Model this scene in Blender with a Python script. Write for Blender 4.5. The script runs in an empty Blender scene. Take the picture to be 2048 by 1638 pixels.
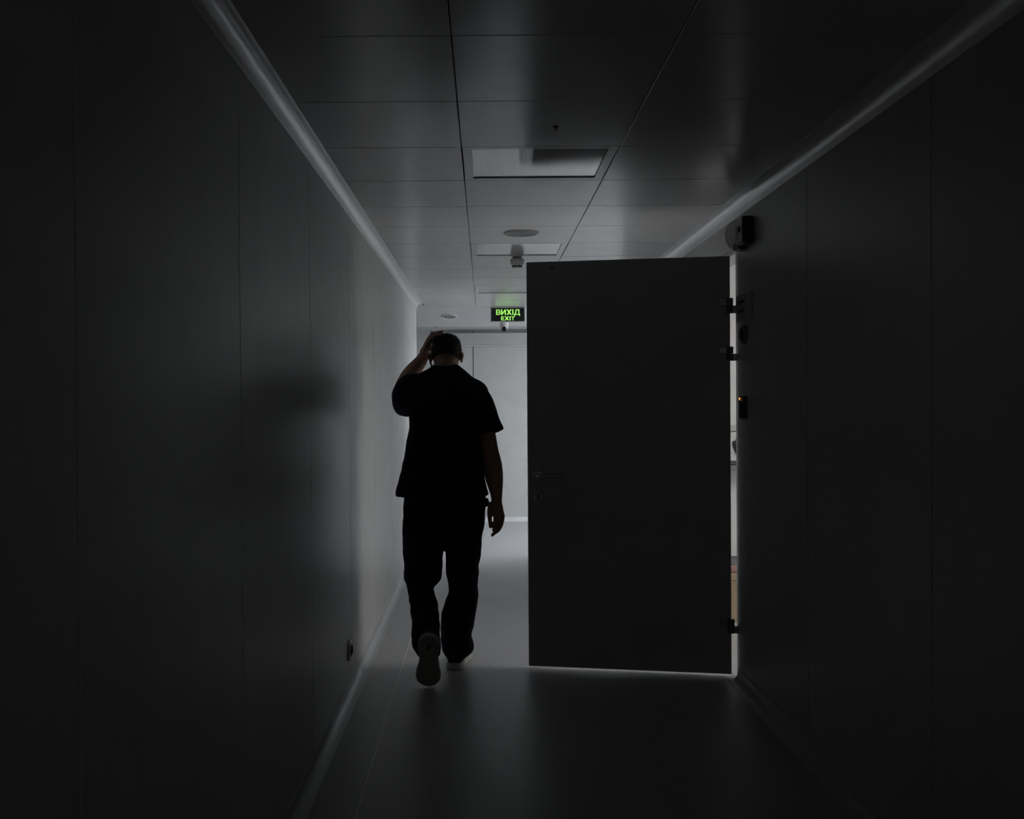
import bpy, bmesh, math, random
from mathutils import Vector, Matrix, noise
random.seed(7)
R = math.radians
scene = bpy.context.scene
C = scene.collection

# ------------------------------------------------------------------ camera
FPX = 2068.0                                   # focal length for a 2048 px wide frame
cam_d = bpy.data.cameras.new('camera')
cam = bpy.data.objects.new('camera', cam_d); C.objects.link(cam)
cam_d.sensor_fit = 'HORIZONTAL'; cam_d.sensor_width = 36.0
cam_d.lens = FPX * 36.0 / 2048.0
cam_d.shift_x = 55.0 / 2048.0
cam_d.clip_start = 0.05
CAM_H = 1.40
cam.location = (0, 0, CAM_H)
cam.rotation_euler = (math.pi / 2 - math.atan(17.0 / FPX), 0.0065, 0)
scene.camera = cam

# ------------------------------------------------------------------ world, exposure
world = bpy.data.worlds.new('world'); scene.world = world
world.use_nodes = True
world.node_tree.nodes['Background'].inputs[0].default_value = (0.6, 0.7, 0.8, 1)
world.node_tree.nodes['Background'].inputs[1].default_value = 0.0
vs = scene.view_settings
scene.display_settings.display_device = 'sRGB'
vs.view_transform = 'Standard'; vs.look = 'None'; vs.gamma = 1.0
vs.exposure = 0.0; vs.use_curve_mapping = False
scene.cycles.use_denoising = True
scene.cycles.max_bounces = 7
scene.cycles.diffuse_bounces = 5
scene.cycles.glossy_bounces = 4
scene.cycles.adaptive_threshold = 0.1
scene.cycles.sample_clamp_indirect = 4.0
ROOM_LAMP = 7.0          # luminous panels of the treatment room behind the open door
LOBBY_LAMP = 29.0        # luminous ceiling panel of the cross corridor
WINDOW = 1.6            # daylight through the frosted window at the end of the cross corridor
BACK_FILL = 0.32        # added fill glow behind the camera, in panes of an invented door

# ------------------------------------------------------------------ materials
def mat(name, col, rough=0.5, metal=0.0, spec=0.5, var=0.04, scale=6.0, bump=0.0, bscale=120.0, coat=0.0, emit=None):
    m = bpy.data.materials.new(name); m.use_nodes = True
    nt = m.node_tree; b = nt.nodes['Principled BSDF']
    b.inputs['Base Color'].default_value = (*col, 1)
    b.inputs['Roughness'].default_value = rough
    b.inputs['Metallic'].default_value = metal
    b.inputs['Specular IOR Level'].default_value = spec
    if coat: b.inputs['Coat Weight'].default_value = coat; b.inputs['Coat Roughness'].default_value = 0.1
    tc = nt.nodes.new('ShaderNodeTexCoord')
    if var > 0:
        n = nt.nodes.new('ShaderNodeTexNoise'); n.inputs['Scale'].default_value = scale; n.inputs['Detail'].default_value = 4
        nt.links.new(tc.outputs['Object'], n.inputs['Vector'])
        r = nt.nodes.new('ShaderNodeValToRGB')
        r.color_ramp.elements[0].position = 0.3; r.color_ramp.elements[1].position = 0.7
        r.color_ramp.elements[0].color = (*[c * (1 - var) for c in col], 1)
        r.color_ramp.elements[1].color = (*[min(1, c * (1 + var)) for c in col], 1)
        nt.links.new(n.outputs['Fac'], r.inputs['Fac']); nt.links.new(r.outputs['Color'], b.inputs['Base Color'])
    if bump > 0:
        n2 = nt.nodes.new('ShaderNodeTexNoise'); n2.inputs['Scale'].default_value = bscale; n2.inputs['Detail'].default_value = 3
        nt.links.new(tc.outputs['Object'], n2.inputs['Vector'])
        bp = nt.nodes.new('ShaderNodeBump'); bp.inputs['Strength'].default_value = bump; bp.inputs['Distance'].default_value = 0.002
        nt.links.new(n2.outputs['Fac'], bp.inputs['Height']); nt.links.new(bp.outputs['Normal'], b.inputs['Normal'])
    if emit:
        b.inputs['Emission Color'].default_value = (*emit[0], 1); b.inputs['Emission Strength'].default_value = emit[1]
    return m

M = dict(
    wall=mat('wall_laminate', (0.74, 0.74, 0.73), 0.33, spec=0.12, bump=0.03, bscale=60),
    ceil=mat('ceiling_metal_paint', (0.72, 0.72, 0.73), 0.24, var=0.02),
    wall_r=mat('wall_laminate_dimmed', (0.60, 0.60, 0.60), 0.40, bump=0.03, bscale=60),  # copy of the wall laminate, darkened to dim the right and end walls
    floor_l=mat('vinyl_floor_brightened', (0.80, 0.81, 0.83), 0.32, var=0.05, scale=30),  # vinyl copy lightened to carry the lobby's brightness, used on its skirting
    gap=mat('dark_joint', (0.03, 0.03, 0.03), 0.8),
    cove=mat('cove_aluminium', (0.86, 0.86, 0.87), 0.31, metal=0.38, var=0.02),
    floor=mat('vinyl_floor', (0.50, 0.505, 0.52), 0.42, var=0.05, scale=30, bump=0.04, bscale=200),
    seam=mat('vinyl_weld', (0.85, 0.85, 0.86), 0.3),
    door=mat('door_laminate', (0.5, 0.5, 0.5), 0.45, bump=0.02),
    metal=mat('brushed_steel', (0.45, 0.45, 0.46), 0.3, metal=1.0),
    hinge=mat('grey_hinge', (0.22, 0.22, 0.23), 0.35, metal=0.8),
    dark=mat('dark_plastic', (0.03, 0.03, 0.032), 0.4),
    black=mat('black_glass', (0.008, 0.008, 0.009), 0.25),
    white=mat('white_plastic', (0.72, 0.72, 0.72), 0.4),
    offwhite=mat('pale_plastic', (0.55, 0.55, 0.55), 0.4),
    diffuser=mat('prismatic_diffuser', (0.72, 0.73, 0.74), 0.08, spec=1.0, metal=0.25, var=0.02),
    roomwall=mat('room_wall_paint', (0.78, 0.78, 0.78), 0.6),
    roomfloor=mat('room_floor', (0.5, 0.5, 0.5), 0.4),
    lamp=mat('lit_diffuser', (0.8, 0.8, 0.8), 0.5, var=0, emit=((1.0, 0.985, 0.96), ROOM_LAMP)),
    lamp2=mat('frosted_window_pane', (0.8, 0.8, 0.8), 0.5, var=0, emit=((0.90, 0.96, 1.0), WINDOW)),
    lamp3=mat('lit_diffuser_cool', (0.8, 0.8, 0.8), 0.5, var=0, emit=((0.92, 0.965, 1.0), LOBBY_LAMP)),
    fill_pane=mat('fill_glow_pane', (0.6, 0.6, 0.6), 0.4, var=0, emit=((1.0, 1.0, 1.0), BACK_FILL)),
    green=mat('lit_green_letters', (0.1, 0.5, 0.05), 0.5, var=0, emit=((0.40, 0.86, 0.15), 0.85)),
    led=mat('amber_led', (0.5, 0.2, 0.05), 0.5, var=0, emit=((1.0, 0.42, 0.1), 1.2)),
    scrubs=mat('navy_scrub_cotton', (0.018, 0.020, 0.044), 0.85, spec=0.15, var=0.12, scale=40, bump=0.15, bscale=400),
    skin=mat('skin', (0.50, 0.31, 0.23), 0.55, var=0.05, scale=30),
    hair=mat('short_dark_hair', (0.022, 0.017, 0.014), 0.6, spec=0.3, var=0.2, scale=120, bump=0.5, bscale=500),
    collar=mat('grey_undershirt', (0.42, 0.40, 0.38), 0.8, var=0.3, scale=180),
    solew=mat('pale_foam_sole', (0.62, 0.61, 0.58), 0.6),
    tread=mat('rubber_tread', (0.34, 0.32, 0.28), 0.75, var=0.1, scale=60),
    shoe=mat('navy_mesh_upper', (0.02, 0.02, 0.045), 0.8, bump=0.3, bscale=600),
    eye=mat('eye_white', (0.7, 0.7, 0.7), 0.2),
    card=mat('beige_cardboard', (0.50, 0.38, 0.26), 0.8),
    pink=mat('pink_pack', (0.45, 0.28, 0.25), 0.6),
    greyp=mat('grey_plastic', (0.25, 0.25, 0.26), 0.5),
)

# ------------------------------------------------------------------ mesh helpers
def tag(o, label=None, cat=None, group=None, kind=None):
    if label: o['label'] = label
    if cat: o['category'] = cat
    if group: o['group'] = group
    if kind: o['kind'] = kind
    return o

def link(name, me, m, parent=None, smooth=False):
    if m is not None and len(me.materials) == 0: me.materials.append(m)
    if smooth:
        for p in me.polygons: p.use_smooth = True
    o = bpy.data.objects.new(name, me); C.objects.link(o)
    if parent is not None: o.parent = parent
    return o

def empty(name, loc=(0, 0, 0), rz=0.0):
    o = bpy.data.objects.new(name, None); C.objects.link(o)
    o.location = loc; o.rotation_euler = (0, 0, rz); o.empty_display_size = 0.1
    return o

def mesh_from(bm, name='mesh'):
    bmesh.ops.recalc_face_normals(bm, faces=bm.faces)
    me = bpy.data.meshes.new(name); bm.to_mesh(me); bm.free(); return me

def box(bm, x0, x1, y0, y1, z0, z1, bev=0.0, seg=1):
    r = bmesh.ops.create_cube(bm, size=1.0)
    vs_ = r['verts']
    for v in vs_:
        v.co = Vector(((x0 + x1) / 2 + v.co.x * (x1 - x0), (y0 + y1) / 2 + v.co.y * (y1 - y0), (z0 + z1) / 2 + v.co.z * (z1 - z0)))
    if bev > 0:
        es = list({e for v in vs_ for e in v.link_edges})
        bmesh.ops.bevel(bm, geom=es, offset=bev, segments=seg, affect='EDGES', profile=0.5)
    return bm

def box_me(x0, x1, y0, y1, z0, z1, bev=0.0, seg=1):
    bm = bmesh.new(); box(bm, x0, x1, y0, y1, z0, z1, bev, seg); return mesh_from(bm)

def bx(name, dims, m, parent=None, bev=0.0, seg=1):
    return link(name, box_me(*dims, bev, seg), m, parent)

def struct(name, dims, m, bev=0.0):
    o = bx(name, dims, m, None, bev); o['kind'] = 'structure'; return o

def lathe_me(prof, n=32, axis='Z'):
    """prof: list of (radius, height)"""
    bm = bmesh.new(); rings = []
    for r, h in prof:
        ring = []
        for i in range(n):
            a = 2 * math.pi * i / n
            ring.append(bm.verts.new((r * math.cos(a), r * math.sin(a), h)))
        rings.append(ring)
    for a, b in zip(rings, rings[1:]):
        for i in range(n):
            bm.faces.new((a[i], a[(i + 1) % n], b[(i + 1) % n], b[i]))
    bm.faces.new(rings[0]); bm.faces.new(rings[-1])
    if axis == 'Y':
        bmesh.ops.rotate(bm, verts=bm.verts, cent=(0, 0, 0), matrix=Matrix.Rotation(R(90), 3, 'X'))
    if axis == 'X':
        bmesh.ops.rotate(bm, verts=bm.verts, cent=(0, 0, 0), matrix=Matrix.Rotation(R(90), 3, 'Y'))
    return mesh_from(bm)

def prism_me(poly, y0, y1, plane='XZ'):
    """closed polygon in a plane, extruded along the remaining axis"""
    bm = bmesh.new()
    def co(p, d):
        return (p[0], d, p[1]) if plane == 'XZ' else ((d, p[0], p[1]) if plane == 'YZ' else (p[0], p[1], d))
    a = [bm.verts.new(co(p, y0)) for p in poly]; b = [bm.verts.new(co(p, y1)) for p in poly]
    n = len(poly)
    for i in range(n):
        bm.faces.new((a[i], a[(i + 1) % n], b[(i + 1) % n], b[i]))
    bm.faces.new(a); bm.faces.new(b)
    return mesh_from(bm)

def loft(bm, rings, cap=True):
    vr = [[bm.verts.new(p) for p in r] for r in rings]
    n = len(vr[0])
    for a, b in zip(vr, vr[1:]):
        for i in range(n):
            bm.faces.new((a[i], a[(i + 1) % n], b[(i + 1) % n], b[i]))
    if cap:
        bm.faces.new(list(reversed(vr[0]))); bm.faces.new(vr[-1])

def catmull(rows, sub=4):
    out = []
    n = len(rows)
    for i in range(n - 1):
        p0, p1, p2, p3 = rows[max(i - 1, 0)], rows[i], rows[i + 1], rows[min(i + 2, n - 1)]
        for k in range(sub):
            t = k / sub
            out.append(tuple(0.5 * ((2 * b) + (c - a) * t + (2 * a - 5 * b + 4 * c - d) * t * t + (3 * b - a - 3 * c + d) * t ** 3)
                             for a, b, c, d in zip(p0, p1, p2, p3)))
    out.append(tuple(rows[-1])); return out

def ell(c, u, v, n=28, p=2.0):
    r = []
    for i in range(n):
        a = 2 * math.pi * i / n
        ca, sa = math.cos(a), math.sin(a)
        k = (abs(ca) ** p + abs(sa) ** p) ** (-1.0 / p)
        r.append(Vector(c) + Vector(u) * ca * k + Vector(v) * sa * k)
    return r

def slices(bm, rows, p=2.3, sub=3, shrink=0.0, n=32):
    rr = catmull(rows, sub)
    loft(bm, [ell(r[:3], (max(r[3] - shrink, 0.004), 0, 0), (0, max(r[4] - shrink, 0.004), 0), n, p) for r in rr])

def tube(bm, rows, sub=4, n=16, flat=None, roundcap=True):
    """rows: (x, y, z, radius [, second radius]); second radius is used across `flat` direction"""
    rr = catmull([tuple(r) + ((r[3],) if len(r) == 4 else ()) for r in rows], sub)
    pts = [Vector(r[:3]) for r in rr]
    rings = []
    ref = Vector(flat) if flat else Vector((0.13, 1, 0.21))
    tans = []
    for i in range(len(pts)):
        t = (pts[min(i + 1, len(pts) - 1)] - pts[max(i - 1, 0)]).normalized(); tans.append(t)
    def ring(c, t, ra, rb):
        v = (ref - t * ref.dot(t)).normalized(); u = t.cross(v)
        return ell(c, u * ra, v * rb, n)
    if roundcap:
        for k in (0.25, 0.6, 0.88):
            s = math.sqrt(1 - (1 - k) ** 2)
            rings.append(ring(pts[0] - tans[0] * rr[0][3] * (1 - k), tans[0], rr[0][3] * s, rr[0][4] * s))
    for i, c in enumerate(pts):
        rings.append(ring(c, tans[i], rr[i][3], rr[i][4]))
    if roundcap:
        for k in (0.88, 0.6, 0.25):
            s = math.sqrt(1 - (1 - k) ** 2)
            rings.append(ring(pts[-1] + tans[-1] * rr[-1][3] * (1 - k), tans[-1], rr[-1][3] * s, rr[-1][4] * s))
    loft(bm, rings)

def blob(bm, c, rx, ry, rz, mtx=None, n=16):
    r = bmesh.ops.create_uvsphere(bm, u_segments=n, v_segments=n // 2 + 2, radius=1.0)
    for v in r['verts']:
        v.co = Vector((v.co.x * rx, v.co.y * ry, v.co.z * rz))
        if mtx is not None: v.co = mtx @ v.co
        v.co += Vector(c)

def remeshed(bm, voxel, smooth=2, fac=0.5):
    """one continuous surface out of overlapping closed lofts"""
    me = mesh_from(bm)
    o = bpy.data.objects.new('tmp', me); C.objects.link(o)
    md = o.modifiers.new('r', 'REMESH'); md.mode = 'VOXEL'; md.voxel_size = voxel; md.use_smooth_shade = True
    if smooth:
        s = o.modifiers.new('s', 'SMOOTH'); s.factor = fac; s.iterations = smooth
    dg = bpy.context.evaluated_depsgraph_get(); dg.update()
    out = bpy.data.meshes.new_from_object(o.evaluated_get(dg))
    bpy.data.objects.remove(o); bpy.data.meshes.remove(me)
    out.materials.clear()
    for p in out.polygons: p.use_smooth = True
    return out

def text_me(s, size, extrude=0.001, bold=0.0):
    cu = bpy.data.curves.new('t', 'FONT'); cu.body = s; cu.size = size; cu.extrude = extrude; cu.offset = bold
    cu.align_x = 'LEFT'; cu.resolution_u = 3
    o = bpy.data.objects.new('t', cu); C.objects.link(o)
    dg = bpy.context.evaluated_depsgraph_get(); dg.update()
    me = bpy.data.meshes.new_from_object(o.evaluated_get(dg))
    bpy.data.objects.remove(o); bpy.data.curves.remove(cu)
    return me

# ================================================================== the setting
XL, XR, ZC = -0.66, 1.258, 2.367       # corridor walls and ceiling
Y0, YL, YR = -4.5, 10.2, 9.4           # corridor start, end of left wall, end of right wall
XE = 3.0                               # right end of the cross corridor
YE, ZE = 12.02, 2.224                  # end wall of the lobby, lobby ceiling
DY0, DY1, DZ = 5.215, 6.235, 2.135     # clear opening of the doorway
CR = 0.05                              # cove radius

# ---- floor
floor = struct('floor', (-4.0, XE, Y0, YE, -0.06, -0.004), M['gap'])
bx('floor_sheet', (XL + 0.002, -0.4455, Y0, 9.36, -0.004, 0.0), M['floor'], floor)
bx('floor_sheet', (-0.4425, XR - 0.002, Y0, 9.36, -0.004, 0.0), M['floor'], floor)
bx('floor_sheet', (-3.99, XE - .01, 9.36, YE - 0.002, -0.004, 0.0), M['floor'], floor)
bx('weld_strip', (-0.4460, -0.4420, Y0, 9.36, -0.004, 0.0018), M['seam'], floor)
struct('floor_treatment_room', (XR, 5.1, 3.5, 7.5, -0.05, 0.0005), M['roomfloor'])

# ---- left wall: laminate panels over a dark carrier
wl = struct('wall_left', (XL - 0.06, XL - 0.02, Y0, YL, 0, 2.5), M['gap'])
def panels(root, ys, x0, x1, z0, z1, m=None, gap=0.0022):
    for a, b in zip(ys, ys[1:]):
        bx('wall_panel', (x0, x1, a + gap, b - gap, z0, z1), m or M['wall'], root, bev=0.0015)
seam_l = [1.675 + 1.126 * k for k in range(-5, 8)]
ys = [Y0] + [y for y in seam_l if Y0 + .2 < y < YL - 0.3] + [YL]
panels(wl, ys, XL - 0.02, XL, 0.0, 2.36)

# ---- right wall with the doorway
wr = struct('wall_right', (XR + 0.02, XR + 0.10, Y0, DY0 - 0.075, 0, 2.5), M['gap'])
seam_r = [4.03 + 1.12 * k for k in range(-7, 1)]
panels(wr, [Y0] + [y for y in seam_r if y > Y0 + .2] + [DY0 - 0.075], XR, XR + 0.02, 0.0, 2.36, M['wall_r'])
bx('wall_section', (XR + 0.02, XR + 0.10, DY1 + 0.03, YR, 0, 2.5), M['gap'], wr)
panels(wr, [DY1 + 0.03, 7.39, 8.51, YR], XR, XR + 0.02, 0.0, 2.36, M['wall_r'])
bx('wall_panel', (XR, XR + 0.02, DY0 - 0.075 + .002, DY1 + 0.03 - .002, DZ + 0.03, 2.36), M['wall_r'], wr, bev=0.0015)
bx('wall_section', (XR + 0.02, XR + 0.10, DY0 - 0.03, DY1 + 0.03, DZ + 0.03, 2.5), M['gap'], wr)

# ---- door frame
fr = empty('trim_1'); tag(fr, 'grey metal frame around the open doorway', kind='structure')
bx('jamb', (XR + 0.010, XR + 0.112, DY0 - 0.073, DY0, 0, DZ), M['offwhite'], fr, bev=0.002)
bx('jamb', (XR + 0.010, XR + 0.112, DY1, DY1 + 0.03, 0, DZ), M['offwhite'], fr, bev=0.002)
bx('lintel', (XR + 0.010, XR + 0.112, DY0 - 0.073, DY1 + 0.03, DZ, DZ + 0.03), M['offwhite'], fr, bev=0.002)
bx('seal', (XR + 0.006, XR + 0.011, DY0 - 0.074, DY0 - 0.069, 0, DZ), M['dark'], fr)

# ---- corridor behind the camera
struct('wall_back', (XL - 0.06, XR + 0.1, Y0 - 0.08, Y0 - 0.03, 0, 2.5), M['wall'])
d3 = empty('fill_door', (0.3, Y0 - .03, 0)); tag(d3, 'added double door with glowing panes, fill light behind the camera', kind='structure')  # invented door, added so its panes lift the camera-facing surfaces
for s in (-1, 1):
    x0, x1 = (-.80, -.005) if s < 0 else (.005, .80)
    for d in ((x0, x0 + .09, 0.01, 2.1), (x1 - .09, x1, 0.01, 2.1), (x0 + .09, x1 - .09, .01, .25), (x0 + .09, x1 - .09, 2.0, 2.1)):
        bx('door_rail', (d[0], d[1], 0, .04, d[2], d[3]), M['offwhite'], d3)
    bx('pane', (x0 + .09, x1 - .09, .012, .022, .25, 2.0), M['fill_pane'], d3)

# ---- ceiling: painted metal cassettes in three rows, gaps between
cl = struct('ceiling', (XL - 0.06, XR + 0.1, Y0, 10.7, ZC + 0.05, ZC + 0.07), M['gap'])
YK = [3.943 + 0.6 * k for k in range(-14, 12)]
cols = [(XL + CR - 0.004, -0.0833), (-0.0807, 0.5217), (0.5243, XR - CR - 0.006)]
LIGHT_ROWS = [i for i, y in enumerate(YK) if (i - 14) % 4 == 0]
def cassette_me(w, l):
    bm = bmesh.new(); box(bm, 0, w, 0, l, 0, 0.03, 0.0018); return mesh_from(bm)
cas = [cassette_me(b - a, 0.6 - 0.0032) for a, b in cols]
for me in cas: me.materials.append(M['ceil'])
for i, y in enumerate(YK):
    if y < Y0 - 0.3: continue
    for c, (a, b) in enumerate(cols):
        if c == 1 and i in LIGHT_ROWS and y > 3: continue
        if i == len(YK) - 1:
            bx('ceiling_panel', (a, b, y + .002, 10.698, ZC, ZC + .03), M['ceil'], cl, bev=.0018); continue
        o = link('ceiling_panel', cas[c], None, cl); o.location = (a, y + 0.002, ZC)

# ---- luminaires let into the middle row (switched off)
def ribbed_me(w, l, pitch=0.006, h=0.00018):
    bm = bmesh.new(); n = int(w / pitch); vs_ = []
    for i in range(2 * n + 1):
        x = i * w / (2 * n); z = -h if i % 2 else 0.0
        vs_.append((bm.verts.new((x, 0, z)), bm.verts.new((x, l, z))))
    for (a, b), (c, d) in zip(vs_, vs_[1:]): bm.faces.new((a, b, d, c))
    # solid back
    t = [bm.verts.new(p) for p in ((0, 0, .006), (0, l, .006), (w, l, .006), (w, 0, .006))]
    bm.faces.new(t)
    return mesh_from(bm)
rib = ribbed_me(0.526, 0.518); rib.materials.append(M['diffuser'])
for i in LIGHT_ROWS:
    y = YK[i]
    if y < 3: continue
    k = round((y - 3.943) / 2.4)
    lab = {0: 'large square ceiling light panel with a ribbed cover in the darker ceiling',
           1: 'square ceiling light panel just behind the round speaker and before the smoke detector',
           2: 'far square ceiling light panel right above the green exit sign'}.get(k)
    if lab is None: continue
    r = empty('ceiling_light', (-0.08, y, ZC)); tag(r, lab, 'light', 'unlit ceiling panels in the corridor')
    w, l = 0.601, 0.6
    bm = bmesh.new()
    for d in ((0.002, 0.037, .002, l - .002), (w - .037, w - .002, .002, l - .002), (.037, w - .037, .002, .040), (.037, w - .037, l - .040, l - .002)):
        box(bm, d[0], d[1], d[2], d[3], 0, .03)
    bmesh.ops.remove_doubles(bm, verts=bm.verts, dist=1e-5)
    link('frame', mesh_from(bm), M['ceil'], r)
    o = link('diffuser', rib, None, r); o.location = (0.0375, 0.041, 0.005)
    bx('housing', (.03, w - .03, .03, l - .03, .03, .048), M['gap'], r)

# ---- coves
def cove_profile(cx, cz, sx, sz, r, t=0.004, n=10, lip=0.012):
    """concave quarter round in x-z; (cx, cz) is the corner, sx/sz point into the room"""
    pts = [(cx, cz), (cx, cz + sz * (r + lip)), (cx + sx * t * .5, cz + sz * (r + lip)), (cx + sx * t, cz + sz * r)]
    ox, oz = cx + sx * r, cz + sz * r
    for i in range(1, n):
        a = math.pi / 2 * i / n
        pts.append((ox - sx * (r - t) * math.cos(a), oz - sz * (r - t) * math.sin(a)))
    pts += [(cx + sx * r, cz + sz * t), (cx + sx * (r + lip), cz + sz * t * .5), (cx + sx * (r + lip), cz)]
    return pts
def cove(name, label, prof, ys, m):
    r = empty(name); tag(r, label, kind='structure')
    for a, b in zip(ys, ys[1:]):
        me = prism_me(prof, a + .0008, b - .0008)
        for p in me.polygons:
            p.use_smooth = len(p.vertices) == 4
        me.set_sharp_from_angle(angle=R(35))
        link('cove_section', me, m, r)
    return r
cove('trim_2', 'rounded cove between left wall and ceiling', cove_profile(XL, ZC, 1, -1, CR, lip=.006), [Y0, -1.57, 1.43, 4.43, 7.43, YL], M['cove'])
cove('trim_3', 'rounded cove between right wall and ceiling', cove_profile(XR, ZC, -1, -1, CR, lip=.016), [Y0, -2.0, 1.0, 4.0, 7.0, YR], M['cove'])
cove('baseboard_left', 'coved vinyl skirting along the left wall', cove_profile(XL, 0, 1, 1, CR, t=.003, lip=.004), [Y0, YL], M['floor'])
cove('baseboard_right', 'coved vinyl skirting along the right wall', cove_profile(XR, 0, -1, 1, CR, t=.003, lip=.004), [Y0, DY0 - .076], M['floor'])
cove('baseboard_right_far', 'coved vinyl skirting on the right wall beyond the doorway', cove_profile(XR, 0, -1, 1, CR, t=.003, lip=.004), [DY1 + .03, YR], M['floor'])
t4 = empty('trim_4'); tag(t4, 'thin metal cap strip on top of the coved skirting', kind='structure')
bx('cap_strip', (XL, XL + .006, Y0, YL, CR + .004, CR + .009), M['white'], t4)
bx('cap_strip', (XR - .006, XR, Y0, DY0 - .076, CR + .004, CR + .009), M['white'], t4)

# ---- lobby (cross corridor) at the far end
we = struct('wall_end', (-4.0, XE, YE + .02, YE + .08, 0, 2.5), M['gap'])
for a, b in ((-4, -2.87), (-2.87, -1.75), (-1.75, -0.62), (-0.62, -0.128), (-0.128, 1.0), (1.0, 2.12), (2.12, XE)):
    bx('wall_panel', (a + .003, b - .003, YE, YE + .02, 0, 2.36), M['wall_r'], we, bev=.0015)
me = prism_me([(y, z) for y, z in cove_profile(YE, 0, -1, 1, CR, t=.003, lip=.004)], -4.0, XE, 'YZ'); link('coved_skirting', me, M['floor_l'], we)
struct('wall_left_far', (-4.06, -4.0, 10.1, YE + .08, 0, 2.5), M['wall'])
struct('wall_left_return', (-4.0, XL, YL - .06, YL, 0, 2.5), M['wall'])
wf = struct('wall_right_far', (XE, XE + .06, YR, YE + .08, 0, .30), M['wall'])
bx('wall_section', (XE, XE + .06, YR, YE + .08, 2.1, 2.5), M['wall'], wf)
bx('wall_section', (XE, XE + .06, YR, 9.75, .30, 2.1), M['wall'], wf)
bx('wall_section', (XE, XE + .06, 11.85, YE + .08, .30, 2.1), M['wall'], wf)
wn = empty('window_1'); tag(wn, 'frosted daylight window at the end of the cross corridor', kind='structure')
for d in ((9.75, 9.80, .30, 2.1), (11.80, 11.85, .30, 2.1), (9.80, 11.80, .30, .35), (9.80, 11.80, 2.05, 2.1), (10.78, 10.82, .35, 2.05)):
    bx('window_frame', (XE - .01, XE + .05, *d), M['white'], wn)
for a, b in ((9.80, 10.78), (10.82, 11.80)): bx('pane', (XE + .015, XE + .025, a, b, .35, 2.05), M['lamp2'], wn)
struct('wall_right_return', (XR + .1, XE, YR, YR + .06, 0, 2.5), M['wall'])
struct('ceiling_cross_corridor_left', (-4.0, XL - .06, YL, 10.7, ZC, ZC + .07), M['ceil'])
struct('ceiling_cross_corridor_right', (XR + .1, XE, YR, 10.7, ZC, ZC + .07), M['ceil'])
bx('ceiling_edge', (XR - CR - .004, XR + .1, YR, 10.7, ZC, ZC + .03), M['ceil'], cl)
bx('ceiling_edge', (XL - .06, XL + CR - .006, YL, 10.7, ZC, ZC + .03), M['ceil'], cl)
o = link('ceiling_lobby', prism_me([(10.7, ZC), (11.4, ZE), (YE, ZE), (YE, 2.45), (10.7, 2.45)], -4.0, XE, 'YZ'), M['ceil']); o['kind'] = 'structure'

# ---- sliding door header on the end wall
d2 = empty('door_2'); tag(d2, 'pale sliding door header box on the far end wall', kind='structure')
bx('header', (-0.452, 2.6, YE - .10, YE, 2.045, ZE - .040), M['offwhite'], d2, bev=.004)
bx('header_lip', (-0.452, 2.6, YE - .106, YE, 2.034, 2.045), M['white'], d2, bev=.002)
bx('door_panel', (-0.125, 1.05, YE - .008, YE - .001, .055, 2.034), M['wall_r'], d2, bev=.002)

# ---- treatment room behind the open door
RX1, RY0, RY1, RZ = 5.0, 3.6, 7.3, 2.7
struct('wall_room_far', (XR + .1, RX1, RY1, RY1 + .05, 0, RZ), M['roomwall'])
struct('wall_room_near', (XR + .1, RX1, RY0 - .05, RY0, 0, RZ), M['roomwall'])
struct('wall_room_right', (RX1, RX1 + .05, RY0 - .05, RY1 + .05, 0, RZ), M['roomwall'])
struct('wall_room_corridor_side', (XR + .1, XR + .112, RY0, DY0 - .03, 0, RZ), M['roomwall'])
struct('wall_room_corridor_side_far', (XR + .1, XR + .112, DY1 + .03, RY1, 0, RZ), M['roomwall'])
struct('wall_room_over_door', (XR + .1, XR + .112, DY0 - .03, DY1 + .03, DZ + .03, RZ), M['roomwall'])
struct('ceiling_treatment_room', (XR + .02, RX1 + .05, RY0 - .05, RY1 + .05, RZ, RZ + .05), M['roomwall'])

def panel_lamp(x, y, z, m, w, l, label, group):
    r = empty('ceiling_light', (x, y, z)); tag(r, label, 'light', group)
    bm = bmesh.new()
    for d in ((-w / 2 - .02, -w / 2, -l / 2 - .02, l / 2 + .02), (w / 2, w / 2 + .02, -l / 2 - .02, l / 2 + .02), (-w / 2, w / 2, -l / 2 - .02, -l / 2), (-w / 2, w / 2, l / 2, l / 2 + .02)):
        box(bm, *d, -.025, 0)
    bmesh.ops.remove_doubles(bm, verts=bm.verts, dist=1e-5)
    link('frame', mesh_from(bm), M['white'], r)
    bx('diffuser', (-w / 2, w / 2, -l / 2, l / 2, -.018, -.004), m, r)
for n_, (x, y) in enumerate(((2.5, 5.2), (3.8, 5.2), (4.0, 6.2))):
    panel_lamp(x, y, RZ, M['lamp'], .9, .6, 'lit ceiling panel in the side room, ' + ('by the doorway', 'away from the doorway', 'in the far corner')[n_], 'lit panels in the side room')
panel_lamp(2.2, 9.74, ZC, M['lamp3'], 1.3, .4, 'lit panel lamp on the cross corridor ceiling beyond the door', 'lit panels in the cross corridor')

# ================================================================== the open door
HX, HY = 1.232, 5.18
d1 = empty('door_1', (HX, HY, 0), math.atan2(0.19, -1.009))
tag(d1, 'plain wide hospital door standing open across the corridor', kind='structure')
W = 1.027
bx('leaf', (0, W, -.050, 0, .020, 2.118), M['door'], d1, bev=.0025, seg=2)
bx('edge_band', (W - .0005, W + .0015, -.047, -.003, .022, 2.116), M['offwhite'], d1)
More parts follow.
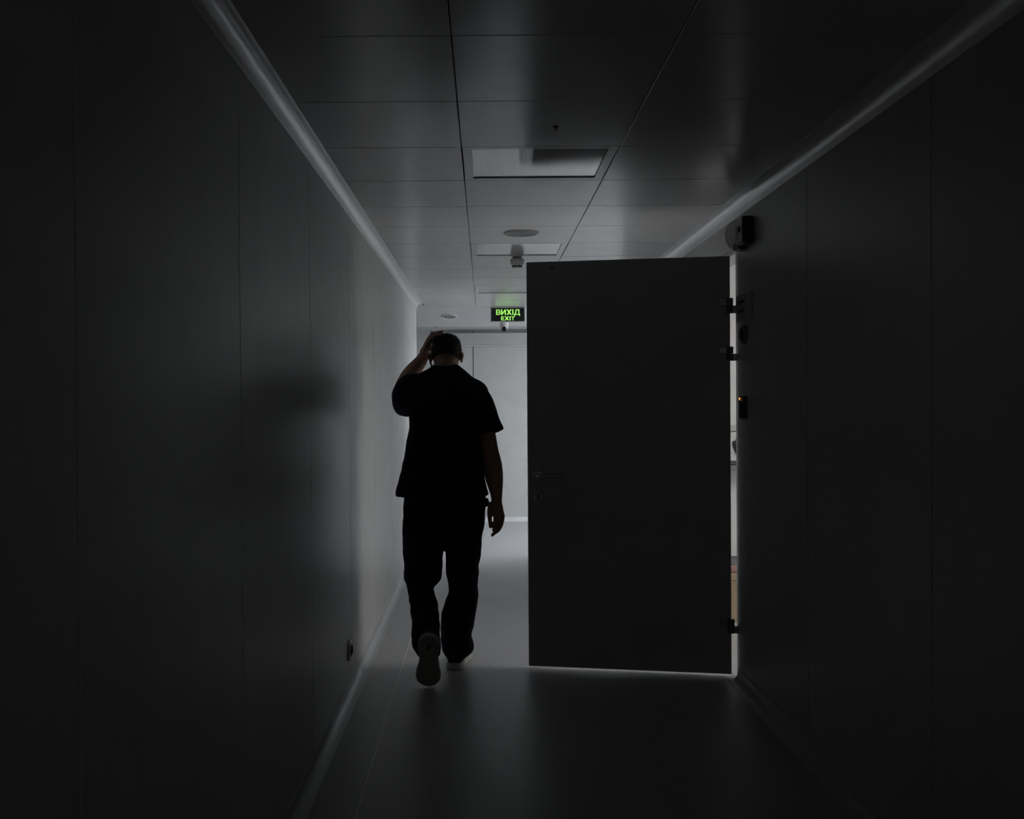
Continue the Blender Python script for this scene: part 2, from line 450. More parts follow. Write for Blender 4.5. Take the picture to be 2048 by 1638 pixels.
# lever handle on the visible side (and its twin behind)
for s in (1, -1):
    yb = 0.0 if s == 1 else -.050
    h = empty('handle'); h.parent = d1; h.location = (W - .055, yb, 1.013)
    if s == -1: h.rotation_euler = (0, 0, math.pi); 
    sx = -1 if s == 1 else 1
    o = link('rose', lathe_me([(.026, 0), (.026, .006), (.023, .009), (.010, .010)], 28, 'Y'), M['metal'], h)
    o.scale = (1, -1, 1)
    bm = bmesh.new()
    tube(bm, [(0, .008, 0, .0095), (0, .035, 0, .0095), (sx * .008, .050, 0, .0095), (sx * .03, .055, 0, .0095), (sx * .08, .056, 0, .0092), (sx * .128, .055, 0, .0088)], n=14)
    link('lever', mesh_from(bm), M['metal'], h, True)
    lk = empty('lock'); lk.parent = d1; lk.location = (W - .055, yb, .905)
    if s == -1: lk.rotation_euler = (0, 0, math.pi)
    o = link('escutcheon', lathe_me([(.024, 0), (.024, .005), (.021, .008)], 24, 'Y'), M['metal'], lk); o.scale = (1, -1, 1)
    bx('cylinder', (-.005, .005, .006, .012, -.016, .010), M['dark'], lk, bev=.002)
o = link('door_plug', lathe_me([(.009, 0), (.009, .004), (.006, .006)], 16, 'Y'), M['hinge'], d1); o.scale = (1, -1, 1); o.location = (W - .13, 0, 2.085)
for z0, z1 in ((1.830, 1.906), (1.593, 1.663), (0.230, 0.302)):
    hg = empty('hinge'); hg.parent = d1
    zm = (z0 + z1) / 2 
    me = lathe_me([(.0155, zm + .001), (.0165, zm + .003), (.0165, z1 - .002), (.0145, z1)], 20)
    o = link('barrel', me, M['hinge'], hg, True); o.location = (.002, .014, 0)
    bx('door_plate', (-.001, .055, -.001, .010, zm + .001, z1), M['hinge'], hg, bev=.002)
    me = lathe_me([(.0145, z0), (.0165, z0 + .002), (.0165, zm - .001), (.0155, zm)], 20)
    o = link('barrel', me, M['hinge'], hg, True); o.location = (.002, .014, 0)
    bx('frame_plate', (-.040, .014, .006, .020, z0, zm), M['hinge'], hg, bev=.002)
    bx('frame_arm', (-.040, -.030, -.030, .020, z0, zm), M['hinge'], hg, bev=.002)

# ================================================================== ceiling fittings
def disc_part(name, prof, m, parent, n=40, z=0):
    o = link(name, lathe_me(prof, n), m, parent, False); o.location = (0, 0, z); return o
sp = empty('ceiling_speaker', (0.218, 5.97, ZC)); tag(sp, 'round flush ceiling speaker between two ceiling light panels', 'speaker')
bm = bmesh.new()
o = link('rim', lathe_me([(.102, 0), (.102, -.004), (.098, -.008), (.088, -.008), (.086, -.0045), (.086, 0)], 48), M['white'], sp)
o = link('grille', lathe_me([(.086, -.001), (.086, -.0045), (.05, -.0055), (.004, -.006)], 48), M['greyp'], sp)

sd = empty('smoke_detector', (0.226, 6.97, ZC)); tag(sd, 'white smoke detector on the ceiling beside the top of the door', 'smoke detector')
link('base', lathe_me([(.030, 0), (.030, -.010), (.036, -.013)], 32), M['greyp'], sd)
link('head', lathe_me([(.036, -.010), (.046, -.014), (.048, -.030), (.044, -.046), (.034, -.058)], 32), M['white'], sd, True)
for k in range(10):
    a = 2 * math.pi * k / 10
    o = bx('vent_fin', (-.005, .005, -.003, .003, -.069, -.056), M['dark'], sd); o.location = (.029 * math.cos(a), .029 * math.sin(a), 0); o.rotation_euler = (0, 0, a)
link('cap', lathe_me([(.024, -.056), (.032, -.067), (.030, -.071), (.012, -.073)], 32), M['offwhite'], sd, True)

def sprinkler(x, y, z, label):
    r = empty('sprinkler_head', (x, y, z)); tag(r, label, 'sprinkler', 'sprinklers on the ceiling'); r.scale = (.5, .5, .5)
    link('escutcheon', lathe_me([(.022, 0), (.022, -.003), (.012, -.007)], 20), M['dark'], r, True)
    link('nozzle', lathe_me([(.007, -.004), (.007, -.022), (.004, -.026)], 12), M['metal'], r, True)
    link('deflector', lathe_me([(.014, -.028), (.014, -.0265), (.004, -.025)], 16), M['dark'], r)
sprinkler(0.258, 3.66, ZC, 'tiny sprinkler on the dark ceiling just before the large light panel')
sprinkler(-0.60, 10.28, ZC, 'tiny sprinkler where the left ceiling cove ends')
sprinkler(-0.54, 11.5, ZE, 'tiny sprinkler on the lobby ceiling above the raised hand')

sl = math.atan2(ZC - ZE, 0.7)
dl = empty('downlight', (-0.367, 11.0, ZC - (ZC - ZE) * .3 / .7)); dl.rotation_euler = (-sl, 0, 0); tag(dl, 'round white ceiling fitting in the bright lobby above the head', 'downlight')
link('rim', lathe_me([(.088, .002), (.088, -.006), (.080, -.012), (.066, -.012), (.064, -.004), (.064, .002)], 40), M['white'], dl)
link('lens', lathe_me([(.064, 0), (.064, -.007), (.03, -.011)], 40), M['greyp'], dl, True)

# exit sign
SX0, SX1, SZ0, SZ1, SY = 0.068, 0.424, 2.212, 2.364, 10.64
sg = empty('exit_sign', ((SX0 + SX1) / 2, SY, SZ0)); tag(sg, 'lit green exit sign with two lines of lettering hung from the ceiling', 'exit sign')
w, h = (SX1 - SX0) / 2, SZ1 - SZ0
bx('housing', (-w, w, 0.002, .055, 0, h), M['offwhite'], sg, bev=.003)
bx('face', (-w + .008, w - .008, -.001, .003, .007, h - .010), M['black'], sg)
def letter(ch, x0, x1, z0, z1):
    if ch in 'ІI':
        return bx('letter', (x0, x1, -.0025, -.0005, z0, z1), M['green'], sg)
    if ch == 'И':
        t = (x1 - x0) * .27; bm = bmesh.new()
        box(bm, x0, x0 + t, -.0025, -.0005, z0, z1); box(bm, x1 - t, x1, -.0025, -.0005, z0, z1)
        a = [bm.verts.new((x, y_, z)) for y_ in (-.0025, -.0005) for x, z in ((x0 + t * .9, z0), (x0 + t * .9, z0 + (z1 - z0) * .36), (x1 - t * .9, z1), (x1 - t * .9, z1 - (z1 - z0) * .36))]
        for q in ((0, 1, 2, 3), (4, 7, 6, 5), (0, 3, 7, 4), (1, 5, 6, 2), (0, 4, 5, 1), (3, 2, 6, 7)): bm.faces.new([a[k] for k in q])
        return link('letter', mesh_from(bm), M['green'], sg)
    if ch in 'ХX':
        t = (x1 - x0) * .30; bm = bmesh.new()
        for lo, hi in ((x0, x1 - t), (x1 - t, x0)):
            a = [bm.verts.new((x, y_, z)) for y_ in (-.0025, -.0005) for x, z in ((lo, z0), (lo + t, z0), (hi + t, z1), (hi, z1))]
            for q in ((0, 1, 2, 3), (4, 7, 6, 5), (0, 3, 7, 4), (1, 5, 6, 2), (0, 4, 5, 1), (3, 2, 6, 7)): bm.faces.new([a[k] for k in q])
        return link('letter', mesh_from(bm), M['green'], sg)
    me = text_me(ch, 0.1, .0, bold=.0022)
    xs = [v.co.x for v in me.vertices]; zs = [v.co.y for v in me.vertices]
    bm = bmesh.new(); bm.from_mesh(me); bpy.data.meshes.remove(me)
    r = bmesh.ops.extrude_face_region(bm, geom=bm.faces[:])
    for g in r['geom']:
        if isinstance(g, bmesh.types.BMVert): g.co.z += .1
    for v in bm.verts:
        v.co = Vector((x0 + (v.co.x - min(xs)) / (max(xs) - min(xs)) * (x1 - x0), -.0025 + v.co.z / .1 * .002, z0 + (v.co.y - min(zs)) / (max(zs) - min(zs)) * (z1 - z0)))
    return link('letter', mesh_from(bm), M['green'], sg)
lx = -.121
for ch, wd, drop in (('В', .046, 0), ('И', .050, 0), ('Х', .054, 0), ('І', .0125, 0), ('Д', .062, .012)):
    letter(ch, lx, lx + wd, .072 - drop, .128); lx += wd + .0055
lx = -.071
for ch, wd in (('E', .033), ('X', .046), ('I', .0115), ('T', .038)):
    letter(ch, lx, lx + wd, .016, .057); lx += wd + .0045

# surveillance camera
sc_ = empty('security_camera', (0.215, 11.0, 2.306)); tag(sc_, 'white security camera hanging below the exit sign', 'camera')
link('bracket', lathe_me([(.050, .012), (.050, -.05), (.048, -.09), (.040, -.140), (.020, -.152)], 32), M['white'], sc_, True)
o = link('lens', lathe_me([(.027, 0), (.027, .012), (.020, .020), (.006, .022)], 28, 'Y'), M['black'], sc_, True); o.scale = (1, 1, 1); o.location = (0, -.034, -.146)

# ================================================================== wall fittings
so = empty('wall_socket', (XL, 4.97, .205)); tag(so, 'small power socket low on the left wall above the skirting', 'socket')
bx('frame', (0, .010, -.043, .043, -.043, .043), M['white'], so, bev=.003)
bx('insert', (.008, .013, -.028, .028, -.028, .028), M['greyp'], so, bev=.002)
o = link('socket_well', lathe_me([(.021, 0), (.021, .004), (.017, .0045), (.016, .001)], 24, 'X'), M['dark'], so); o.location = (.0128, 0, 0)

al = empty('alarm_beacon', (XR, 4.93, 2.195)); tag(al, 'dark wall beacon with pale rounded cover above the door hinge', 'beacon')
bx('mount', (-.055, 0, -.115, .02, -.065, .06), M['dark'], al, bev=.008, seg=2)
bx('bracket', (-.045, 0, .01, .10, -.075, -.040), M['dark'], al, bev=.004)
bx('knob', (-.062, -.050, -.07, -.04, -.01, .015), M['dark'], al, bev=.004)
dm = bpy.data.materials.new('milky_cover'); dm.use_nodes = True
nt = dm.node_tree; out = nt.nodes['Material Output']
df = nt.nodes['Principled BSDF']; df.inputs['Base Color'].default_value = (.55, .55, .55, 1); df.inputs['Roughness'].default_value = .3
tr = nt.nodes.new('ShaderNodeBsdfTranslucent'); tr.inputs['Color'].default_value = (.85, .85, .85, 1)
mx = nt.nodes.new('ShaderNodeMixShader'); mx.inputs[0].default_value = .8
nt.links.new(df.outputs[0], mx.inputs[1]); nt.links.new(tr.outputs[0], mx.inputs[2]); nt.links.new(mx.outputs[0], out.inputs[0])
prof = [(0, -.075)] + [(-.085 * math.cos(a) ** .8 if math.cos(a) > 0 else 0, .08 * math.sin(a)) for a in [R(-80 + 160 * i / 20) for i in range(21)]] + [(0, .075)]
link('cover', prism_me(prof, .095, .102), dm, al)

pl = empty('control_panel', (XR, 4.97, 1.843)); tag(pl, 'dark rectangular wall plate with two slots beside the top hinge', 'wall panel')
bx('plate', (-.014, 0, -.135, .135, -.068, .068), M['offwhite'], pl, bev=.004)
bx('slot', (-.016, -.012, -.03, .07, .022, .032), M['black'], pl)
bx('slot', (-.016, -.012, -.01, .07, -.020, -.010), M['black'], pl)
bl = empty('door_bell', (XR, 4.975, 1.712)); tag(bl, 'small round dark button under the slotted wall plate', 'button')
link('ring', lathe_me([(.046, 0), (.046, -.014), (.040, -.020), (.030, -.020)], 32, 'X'), M['greyp'], bl, True)
link('push_button', lathe_me([(.030, -.016), (.029, -.026), (.015, -.030)], 32, 'X'), M['dark'], bl, True)
cr = empty('card_reader', (XR, 4.985, 1.360)); tag(cr, 'slim black card reader with an amber light beside the door frame', 'card reader')
bx('body', (-.020, 0, -.040, .045, -.055, .055), M['dark'], cr, bev=.005, seg=2)
bx('face', (-.0225, -.019, -.032, .037, -.048, .034), M['black'], cr, bev=.001)
o = link('indicator_light', lathe_me([(.0055, 0), (.0055, -.003), (.003, -.0045)], 12, 'X'), M['led'], cr); o.location = (-.020, .030, .043)

# ================================================================== things in the treatment room (seen through the hinge gap)
cb = empty('cardboard_box', (1.60, 6.62, 0.0005)); tag(cb, 'beige box on the floor seen through the hinge gap', 'box')
bx('carton', (-.17, .17, -.13, .13, 0, .30), M['card'], cb, bev=.004)
bx('lid', (-.174, .174, -.134, .134, .262, .304), M['card'], cb, bev=.003)
bx('tape', (-.025, .025, -.1355, .1355, .24, .3055), M['offwhite'], cb)
pk = empty('pink_package', (1.60, 6.60, .306)); tag(pk, 'flat pinkish package lying on the beige box', 'package')
bx('wrapper', (-.13, .13, -.09, .09, 0, .045), M['pink'], pk, bev=.010, seg=2)
bx('seal_strip', (-.131, .131, -.012, .012, .010, .046), M['offwhite'], pk)
ty = empty('grey_tray', (1.60, 6.60, .352)); tag(ty, 'dark grey tray lying on top of the pink package', 'tray')
bx('bottom', (-.12, .12, -.08, .08, 0, .006), M['greyp'], ty)
for d in ((-.12, .12, -.08, -.074), (-.12, .12, .074, .08), (-.12, -.114, -.074, .074), (.114, .12, -.074, .074)):
    bx('rim', (*d, .006, .036), M['greyp'], ty)
wb = empty('wall_cabinet', (1.90, RY1, .97)); tag(wb, 'white box fixed to the wall of the side room, in the hinge gap', 'cabinet')
bx('body', (-.30, .30, -.10, 0, 0, .205), M['white'], wb, bev=.004)
bx('front', (-.297, .297, -.106, -.100, .003, .202), M['white'], wb, bev=.002)
bx('top_trim', (-.302, .302, -.108, 0, .209, .250), M['offwhite'], wb, bev=.003)
ws = empty('wall_shelf', (1.90, RY1, .91)); tag(ws, 'grey shelf under the white box in the side room', 'shelf')
bx('board', (-.34, .34, -.14, 0, 0, .03), M['greyp'], ws, bev=.003)
for x in (-.25, .25): bx('bracket', (x - .01, x + .01, -.12, 0, -.06, 0), M['metal'], ws)
hp = empty('hanging_pouch', (1.752, RY1 - .112, 1.015)); tag(hp, 'dark pointed pouch hanging on the white box in the side room', 'pouch')
bm = bmesh.new()
loft(bm, [ell((0, 0, z), (hw, 0, 0), (0, .004, 0), 16) for z, hw in ((0, .002), (.02, .012), (.045, .024), (.075, .030), (.092, .028), (.098, .016))])
link('pouch', mesh_from(bm), M['dark'], hp, True)
bx('hook', (-.004, .004, -.004, .010, .092, .115), M['metal'], hp)

# ================================================================== the walking man
SHIRT = [(-0.0186, 0.0, 0.9194, 0.2359, 0.145), (-0.0222, 0.0, 0.9603, 0.2295, 0.145), (-0.0205, 0.0, 1.0113, 0.218, 0.14), (-0.0114, 0.01, 1.1, 0.2018, 0.135), (-0.0086, 0.02, 1.2018, 0.1893, 0.135), (-0.0023, 0.04, 1.2909, 0.1836, 0.135), (0.0016, 0.05, 1.355, 0.1904, 0.135), (0.0094, 0.06, 1.4141, 0.2062, 0.13), (0.0145, 0.07, 1.458, 0.204, 0.12), (0.0066, 0.08, 1.4944, 0.1862, 0.105), (-0.0078, 0.09, 1.5231, 0.1542, 0.095), (-0.0089, 0.09, 1.5465, 0.1244, 0.085), (-0.0051, 0.095, 1.5673, 0.0947, 0.075), (-0.0013, 0.1, 1.5856, 0.0701, 0.066)]
PELVIS = [(-0.007, 0.0, 0.9347, 0.2066, 0.12), (-0.0047, 0.0, 0.8964, 0.2091, 0.125), (-0.0129, 0.0, 0.8199, 0.2091, 0.13), (-0.0173, 0.0, 0.7433, 0.2053, 0.13), (-0.0193, 0.01, 0.6909, 0.2019, 0.125), (-0.0208, 0.01, 0.6576, 0.1853, 0.1)]
LEG_L = [(-0.1193, 0.0, 0.744, 0.1008, 0.11), (-0.1183, 0.015, 0.6524, 0.1036, 0.105), (-0.1222, 0.03, 0.5861, 0.0988, 0.1), (-0.1229, 0.055, 0.5177, 0.0954, 0.098), (-0.126, 0.06, 0.4859, 0.0955, 0.1), (-0.131, 0.055, 0.4584, 0.0799, 0.1), (-0.1367, 0.04, 0.4353, 0.0681, 0.1), (-0.1255, 0.0, 0.3991, 0.0689, 0.1), (-0.1114, -0.05, 0.3579, 0.0695, 0.1), (-0.1026, -0.1, 0.3051, 0.0676, 0.095), (-0.0995, -0.14, 0.2513, 0.0683, 0.09), (-0.0944, -0.17, 0.2011, 0.0692, 0.085), (-0.0894, -0.175, 0.1726, 0.0642, 0.075), (-0.0856, -0.18, 0.1466, 0.0555, 0.06)]
LEG_R = [(0.0848, 0.0, 0.7426, 0.1008, 0.11), (0.0865, 0.01, 0.6518, 0.0933, 0.105), (0.0842, 0.03, 0.5591, 0.0847, 0.1), (0.0846, 0.045, 0.4794, 0.0759, 0.095), (0.0829, 0.05, 0.4321, 0.0747, 0.092), (0.072, 0.06, 0.3735, 0.0826, 0.092), (0.0615, 0.075, 0.3058, 0.0887, 0.095), (0.0536, 0.09, 0.2508, 0.0896, 0.098), (0.0479, 0.1, 0.2148, 0.0845, 0.098), (0.0448, 0.11, 0.1813, 0.0795, 0.095), (0.0471, 0.115, 0.154, 0.0822, 0.095), (0.0507, 0.12, 0.1266, 0.0836, 0.095), (0.0504, 0.125, 0.1045, 0.081, 0.09), (0.0475, 0.13, 0.085, 0.0706, 0.08), (0.0407, 0.135, 0.0654, 0.0511, 0.065), (0.0418, 0.14, 0.0432, 0.0367, 0.055)]
ARM_R = [(0.1617, 0.07, 1.47, 0.0361, 0.045), (0.182, 0.06, 1.4053, 0.0361, 0.045), (0.2034, 0.045, 1.328, 0.0398, 0.048), (0.2131, 0.03, 1.2512, 0.0397, 0.047), (0.2186, 0.025, 1.2001, 0.0429, 0.046), (0.2252, 0.02, 1.1491, 0.0448, 0.046), (0.2369, 0.015, 1.0853, 0.0492, 0.046), (0.2436, 0.01, 1.0344, 0.0485, 0.044), (0.2474, 0.0, 0.9968, 0.0449, 0.04), (0.2525, -0.008, 0.9592, 0.0376, 0.036), (0.2573, -0.015, 0.9216, 0.0299, 0.031), (0.2589, -0.02, 0.889, 0.0267, 0.027), (0.2575, -0.02, 0.8661, 0.0318, 0.024), (0.2618, -0.02, 0.8406, 0.0324, 0.02), (0.2718, -0.022, 0.8154, 0.026, 0.018), (0.2722, -0.024, 0.7952, 0.0216, 0.015)]
FINGERS_R = [[(0.2296, -0.02, 0.8764, 0.0134), (0.2218, -0.024, 0.8413, 0.0129), (0.223, -0.03, 0.8013, 0.011), (0.2262, -0.038, 0.7617, 0.0087)], [(0.2534, -0.02, 0.8203, 0.0129), (0.2519, -0.024, 0.7903, 0.011), (0.2477, -0.042, 0.7645, 0.0099), (0.2412, -0.058, 0.7489, 0.0084)], [(0.2635, -0.02, 0.8152, 0.0134), (0.2658, -0.02, 0.7796, 0.0114), (0.2515, -0.028, 0.74, 0.0101), (0.2351, -0.042, 0.7203, 0.0084)], [(0.2775, -0.02, 0.8151, 0.0134), (0.281, -0.024, 0.7799, 0.0114), (0.2667, -0.038, 0.7462, 0.0101), (0.2462, -0.052, 0.7329, 0.0084)], [(0.2877, -0.02, 0.8201, 0.0123), (0.2861, -0.028, 0.7905, 0.0105), (0.2769, -0.04, 0.7616, 0.009), (0.2614, -0.052, 0.748, 0.0078)]]
SLEEVE_R = [(0.1203, 0.07, 1.4496, 0.066), (0.1717, 0.065, 1.4053, 0.066), (0.1996, 0.055, 1.3408, 0.062), (0.2173, 0.045, 1.2894, 0.062), (0.2273, 0.035, 1.2587, 0.066), (0.2348, 0.03, 1.2357, 0.0655)]
SLEEVE_L = [(-0.1116, 0.06, 1.433, 0.085, 0.1), (-0.1685, 0.1, 1.4336, 0.082, 0.113), (-0.2087, 0.15, 1.421, 0.072, 0.1), (-0.2257, 0.2, 1.4186, 0.066, 0.096), (-0.235, 0.25, 1.4055, 0.055, 0.082)]
ARM_L = [(-0.1172, 0.07, 1.464, 0.055), (-0.1856, 0.16, 1.455, 0.05), (-0.2409, 0.26, 1.451, 0.047), (-0.2121, 0.275, 1.5206, 0.046), (-0.1812, 0.26, 1.5629, 0.043), (-0.1473, 0.235, 1.6018, 0.036), (-0.1216, 0.21, 1.6378, 0.029), (-0.1126, 0.195, 1.6662, 0.026)]
HAND_L = [(-0.114, 0.195, 1.6583, 0.027, 0.021), (-0.105, 0.18, 1.6865, 0.034, 0.019), (-0.0922, 0.165, 1.7119, 0.04, 0.018), (-0.0784, 0.155, 1.7322, 0.042, 0.0165)]
FINGERS_L = [[(-0.1033, 0.17, 1.6702, 0.013), (-0.0806, 0.14, 1.6764, 0.011), (-0.061, 0.115, 1.6932, 0.0095)], [(-0.0795, 0.125, 1.7199, 0.012), (-0.0607, 0.115, 1.7374, 0.0098), (-0.0421, 0.108, 1.746, 0.0088), (-0.0236, 0.102, 1.7442, 0.0076)], [(-0.0782, 0.15, 1.7279, 0.012), (-0.0594, 0.145, 1.7497, 0.01), (-0.0382, 0.14, 1.7597, 0.0088), (-0.017, 0.134, 1.7631, 0.0076)], [(-0.0768, 0.175, 1.7307, 0.012), (-0.0582, 0.175, 1.7503, 0.0098), (-0.0396, 0.172, 1.7566, 0.0086), (-0.0211, 0.168, 1.7562, 0.0074)], [(-0.0753, 0.198, 1.7295, 0.011), (-0.0595, 0.2, 1.7427, 0.009), (-0.0436, 0.2, 1.7466, 0.0078), (-0.0303, 0.198, 1.745, 0.007)]]
HEAD = (0.0016, 0.135, 1.6286)
NECK = [(0.0015, 0.08, 1.497, 0.062), (0.0013, 0.095, 1.5569, 0.058), (0.0012, 0.105, 1.6014, 0.055), (0.0012, 0.115, 1.646, 0.058)]
STRAP = [(-0.0908, 0.13, 1.6394), (-0.0824, 0.115, 1.6101), (-0.0714, 0.1, 1.5757)]
SHOE_R_HEEL = (0.0324, 0.08, 0)
SHOE_L_TOE = (-0.0748, -0.235, 0.003)

pr = empty('person', (-.20, 5.27, 0)); tag(pr, 'man in dark navy scrubs walking away, left hand on his head', 'person')

# --- head frame: bowed forward
HM = Matrix.Translation(Vector(HEAD)) @ Matrix.Rotation(R(-32), 4, 'X') @ Matrix.Scale(.96, 4)
HS = [(-.118, .020, .080, .050), (-.108, .036, .092, .018), (-.085, .050, .093, -.030), (-.055, .060, .090, -.064), (-.02, .068, .090, -.084),
      (.02, .0735, .092, -.096), (.055, .0745, .086, -.098), (.085, .066, .068, -.086), (.104, .048, .044, -.062), (.114, .028, .018, -.036), (.118, .010, -.004, -.016)]
def head_rings(grow=0.0, n=40):
    rr = catmull(HS, 4); out = []
    for z, hx, yf, yb in rr:
        cy, hy = (yf + yb) / 2, (yf - yb) / 2
        zz = z + grow * (z / .118)
        out.append([Vector(p) for p in ell((0, cy, zz), (hx + grow, 0, 0), (0, hy + grow, 0), n, 2.15)])
    return out
bm = bmesh.new()
loft(bm, [[HM @ p for p in r] for r in head_rings()])
H3 = HM.to_3x3()
def hb(c, rx, ry, rz): blob(bm, HM @ Vector(c), rx, ry, rz, H3)
tube(bm, [tuple(HM @ Vector(p)) + (r,) for p, r in (((0, .092, .022), .010), ((0, .102, .0), .011), ((0, .112, -.022), .013))], n=12)      # nose
hb((.010, .103, -.027), .009, .010, .008); hb((-.010, .103, -.027), .009, .010, .008)
hb((0, .091, -.054), .024, .010, .006); hb((0, .089, -.064), .021, .011, .007)                                       # lips
hb((0, .084, -.100), .022, .014, .014)                                                                               # chin
hb((.03, .086, .030), .026, .012, .008); hb((-.03, .086, .030), .026, .012, .008)                                    # brows
for s in (1, -1):
    mt = H3 @ Matrix.Rotation(R(-24 * s), 3, 'Z')
    blob(bm, HM @ Vector((s * .082, -.002, -.004)), .006, .019, .032, mt)
    blob(bm, HM @ Vector((s * .089, -.012, .006)), .006, .012, .022, mt)
tube(bm, [tuple(p) for p in NECK], n=24)
slices(bm, SHIRT[2:], shrink=.02, p=2.2)
slices(bm, PELVIS, shrink=.02)
slices(bm, LEG_L, shrink=.022); slices(bm, LEG_R, shrink=.022)
slices(bm, ARM_R, p=2.0, sub=4, n=28)
for f in FINGERS_R: tube(bm, f, n=12)
tube(bm, ARM_L, n=24, sub=5)
tube(bm, HAND_L, n=20, flat=(.80, .15, -.55))
for f in FINGERS_L: tube(bm, f, n=12)
body = link('body', remeshed(bm, .0042, 2, .4), M['skin'], pr, True)
tag(body, 'bare forearms, hands, neck and head')

# eyes
for s in (1, -1):
    bm = bmesh.new(); blob(bm, HM @ Vector((s * .031, .080, .014)), .012, .012, .010)
    link('eye', mesh_from(bm), M['eye'], pr, True)

# hair: cropped shell over crown and back of the head
bm = bmesh.new(); loft(bm, head_rings(.006, 64), True)
bmesh.ops.subdivide_edges(bm, edges=bm.edges[:], cuts=1, use_grid_fill=True)
kill = []
for f in bm.faces:
    c = f.calc_center_median()
    low = -.030 if c.y < -.03 else (-.030 + (c.y + .03) * 1.0 if c.y < .03 else .03 + (c.y - .03) * 1.0)
    if c.z < low or (c.y > .075 and c.z < .082) : kill.append(f)
bmesh.ops.delete(bm, geom=kill, context='FACES')
for v in bm.verts:
    nrm = v.co.normalized()
    v.co += nrm * (.0022 * noise.noise(v.co * 160) + .002 * noise.noise(v.co * 60))
    v.co = HM @ v.co
rnd = random.Random(3)
roots = [(f.calc_center_median(), f.normal.copy()) for f in bm.faces]
HC = HM @ Vector((0, -.005, .0))
for c, n_ in rnd.sample(roots, min(len(roots), 3200)) if len(roots) > 3200 else roots:
    out_ = (c - HC).normalized()
    tip = c + out_ * rnd.uniform(.003, .008) + Vector((rnd.uniform(-1, 1), rnd.uniform(-1, 1), rnd.uniform(-1, .6))) * .0035
    s1 = out_.orthogonal().normalized() * .0016; s2 = out_.cross(s1)
    vv = [bm.verts.new(c - out_ * .002 + q) for q in (s1, -s1 * .5 + s2 * .87, -s1 * .5 - s2 * .87)] + [bm.verts.new(tip)]
    for k in range(3): bm.faces.new((vv[k], vv[(k + 1) % 3], vv[3]))
hair = link('hair', mesh_from(bm), M['hair'], pr, True)

# shirt
def cloth(me, amp, sx, sz):
    me.update()
    nr = [v.normal.copy() for v in me.vertices]
    for v, n_ in zip(me.vertices, nr):
        p = v.co
        k = noise.noise(Vector((p.x * sx + p.z * 5, p.y * sx, p.z * sz))) + .5 * noise.noise(Vector((p.x * sx * 2, p.y * sx * 2 + 7, p.z * sz * 2.2)))
        v.co = p + n_ * amp * k
    me.update()
bm = bmesh.new()
slices(bm, SHIRT, p=2.35, n=48)
tube(bm, SLEEVE_R, n=28, sub=5, roundcap=False)
tube(bm, SLEEVE_L, n=28, sub=5, flat=(0, 0, 1), roundcap=True)
me = remeshed(bm, .006, 3); cloth(me, .006, 13, 10)
sh = link('shirt', me, M['scrubs'], pr, True); tag(sh, 'dark navy short-sleeved scrub top')

# trousers
bm = bmesh.new()
slices(bm, PELVIS, p=2.3, n=48); slices(bm, LEG_L, p=2.2, sub=4); slices(bm, LEG_R, p=2.2, sub=4)
me = remeshed(bm, .006, 3); cloth(me, .008, 16, 11)
tro = link('trousers', me, M['scrubs'], pr, True); tag(tro, 'loose dark navy scrub trousers')
bm = bmesh.new(); blob(bm, (.208, -.02, .885), .012, .05, .022)
link('pocket_flap', mesh_from(bm), M['scrubs'], tro, True)

# collar of the undershirt and a thin strap
bm = bmesh.new(); rings = []
for i in range(40):
    a = 2 * math.pi * i / 40
    c = Vector((.0656 * math.cos(a), .100 + .064 * math.sin(a), 1.572 - .018 * math.sin(a)))
    o_ = Vector((math.cos(a), math.sin(a), 0))
    rings.append([c + o_ * .006 * math.cos(t) + Vector((0, 0, 1)) * .012 * math.sin(t) for t in [2 * math.pi * j / 10 for j in range(10)]])
vr = [[bm.verts.new(p) for p in r] for r in rings]
for a, b in zip(vr, vr[1:] + vr[:1]):
    for i in range(10): bm.faces.new((a[i], a[(i + 1) % 10], b[(i + 1) % 10], b[i]))
co_ = link('collar', mesh_from(bm), M['collar'], pr, True); tag(co_, 'pale patterned collar at the neck')
bm = bmesh.new(); tube(bm, [tuple(p) + (.0045,) for p in STRAP], n=10)
link('strap', mesh_from(bm), M['dark'], pr, True)

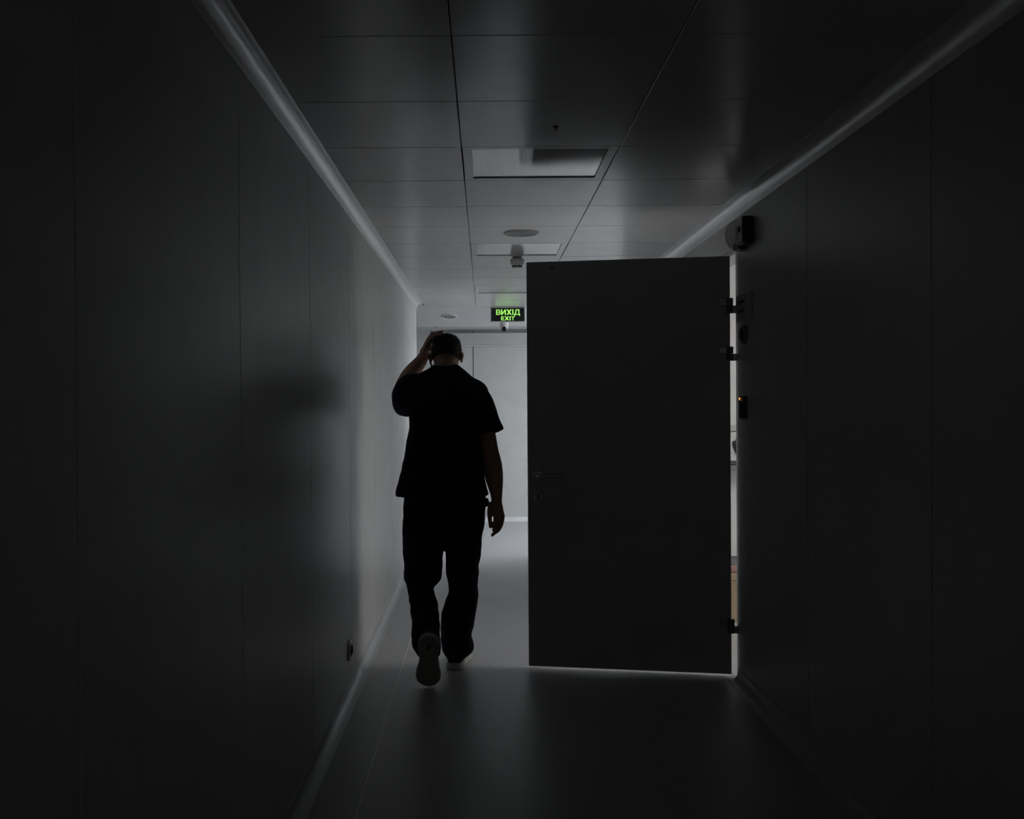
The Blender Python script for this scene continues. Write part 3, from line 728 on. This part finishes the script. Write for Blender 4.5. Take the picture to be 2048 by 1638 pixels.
# shoes
SOLE = [(0, .0), (.004, .020), (.016, .036), (.035, .045), (.06, .047), (.09, .044), (.12, .041), (.15, .043), (.18, .050), (.205, .055), (.23, .054), (.252, .046), (.268, .034), (.278, .018), (.282, 0)]
def outline(g=0.0):
    rows = catmull([(y, w_) for y, w_ in SOLE], 3)
    left = [(-w_ * (1 - g * 20), y) for y, w_ in rows]; right = [(w_ * (1 - g * 20), y) for y, w_ in reversed(rows[1:-1])]
    return [(x, y * (1 - g * 7) + g) for x, y in left + right]
def shoe(mtx, label):
    s = empty('shoe'); s.parent = pr; s.matrix_local = mtx; tag(s, label)
    bm = bmesh.new()
    def ring(g, z, bow=0): return [Vector((x, y, z + (.012 * ((y - .19) / .09) ** 2 if y > .19 else 0) + (.010 * ((.05 - y) / .05) ** 2 if y < .05 else 0) * bow)) for x, y in outline(g)]
    loft(bm, [ring(.004, .006), ring(0, .010), ring(0, .030, .6), ring(.005, .036, .6)])
    so_ = link('sole', mesh_from(bm), M['solew'], s, True)
    bm = bmesh.new(); loft(bm, [ring(.009, 0), ring(.005, .0015), ring(.004, .0065)])
    tr_ = link('tread', mesh_from(bm), M['tread'], s, True)
    bm = bmesh.new(); loft(bm, [ell((0, .058, z), (r, 0, 0), (0, r * 1.5, 0), 20) for z, r in ((-.0012, .009), (.002, .009))])
    link('heel_hole_shade', mesh_from(bm), M['black'], s)  # black disc standing in for the shade inside the heel hole
    bm = bmesh.new()
    up = [(.010, .030, .050, .050), (.022, .037, .05, .060), (.05, .040, .062, .066), (.085, .040, .064, .064), (.12, .040, .052, .052), (.16, .044, .040, .042), (.20, .049, .031, .034), (.24, .044, .024, .028), (.265, .028, .016, .02), (.276, .010, .008, .01)]
    rr = catmull(up, 3)
    loft(bm, [ell((0, y, .034 + hz * .5), (hw, 0, 0), (0, 0, hz * .62), 24, 2.4) for y, hw, hz, _ in rr])
    u = link('upper', mesh_from(bm), M['shoe'], s, True)
    for k in range(4):
        y = .115 + k * .020; z = .034 + (.052 - k * .007) * 1.10
        bm = bmesh.new(); tube(bm, [(-.020, y, z - .006, .0028), (0, y, z + .002, .0028), (.020, y, z - .006, .0028)], n=8)
        link('lace', mesh_from(bm), M['dark'], s, True)
hx_, hy_, _ = SHOE_R_HEEL
shoe(Matrix.Translation((hx_, hy_, 0.0)) @ Matrix.Rotation(R(-9), 4, 'Z') @ Matrix.Diagonal((1.06, 1.03, 1, 1)), 'right sneaker with a pale sole, flat on the floor')
tx, ty_, tz = SHOE_L_TOE
an = R(73)
shoe(Matrix.Translation((tx, ty_ - .282 * math.cos(an), tz + .282 * math.sin(an))) @ Matrix.Rotation(-an, 4, 'X') @ Matrix.Rotation(R(2), 4, 'Z') @ Matrix.Diagonal((1.1, 1.02, 1, 1)), 'left sneaker lifted at the heel, its dark sole turned back')
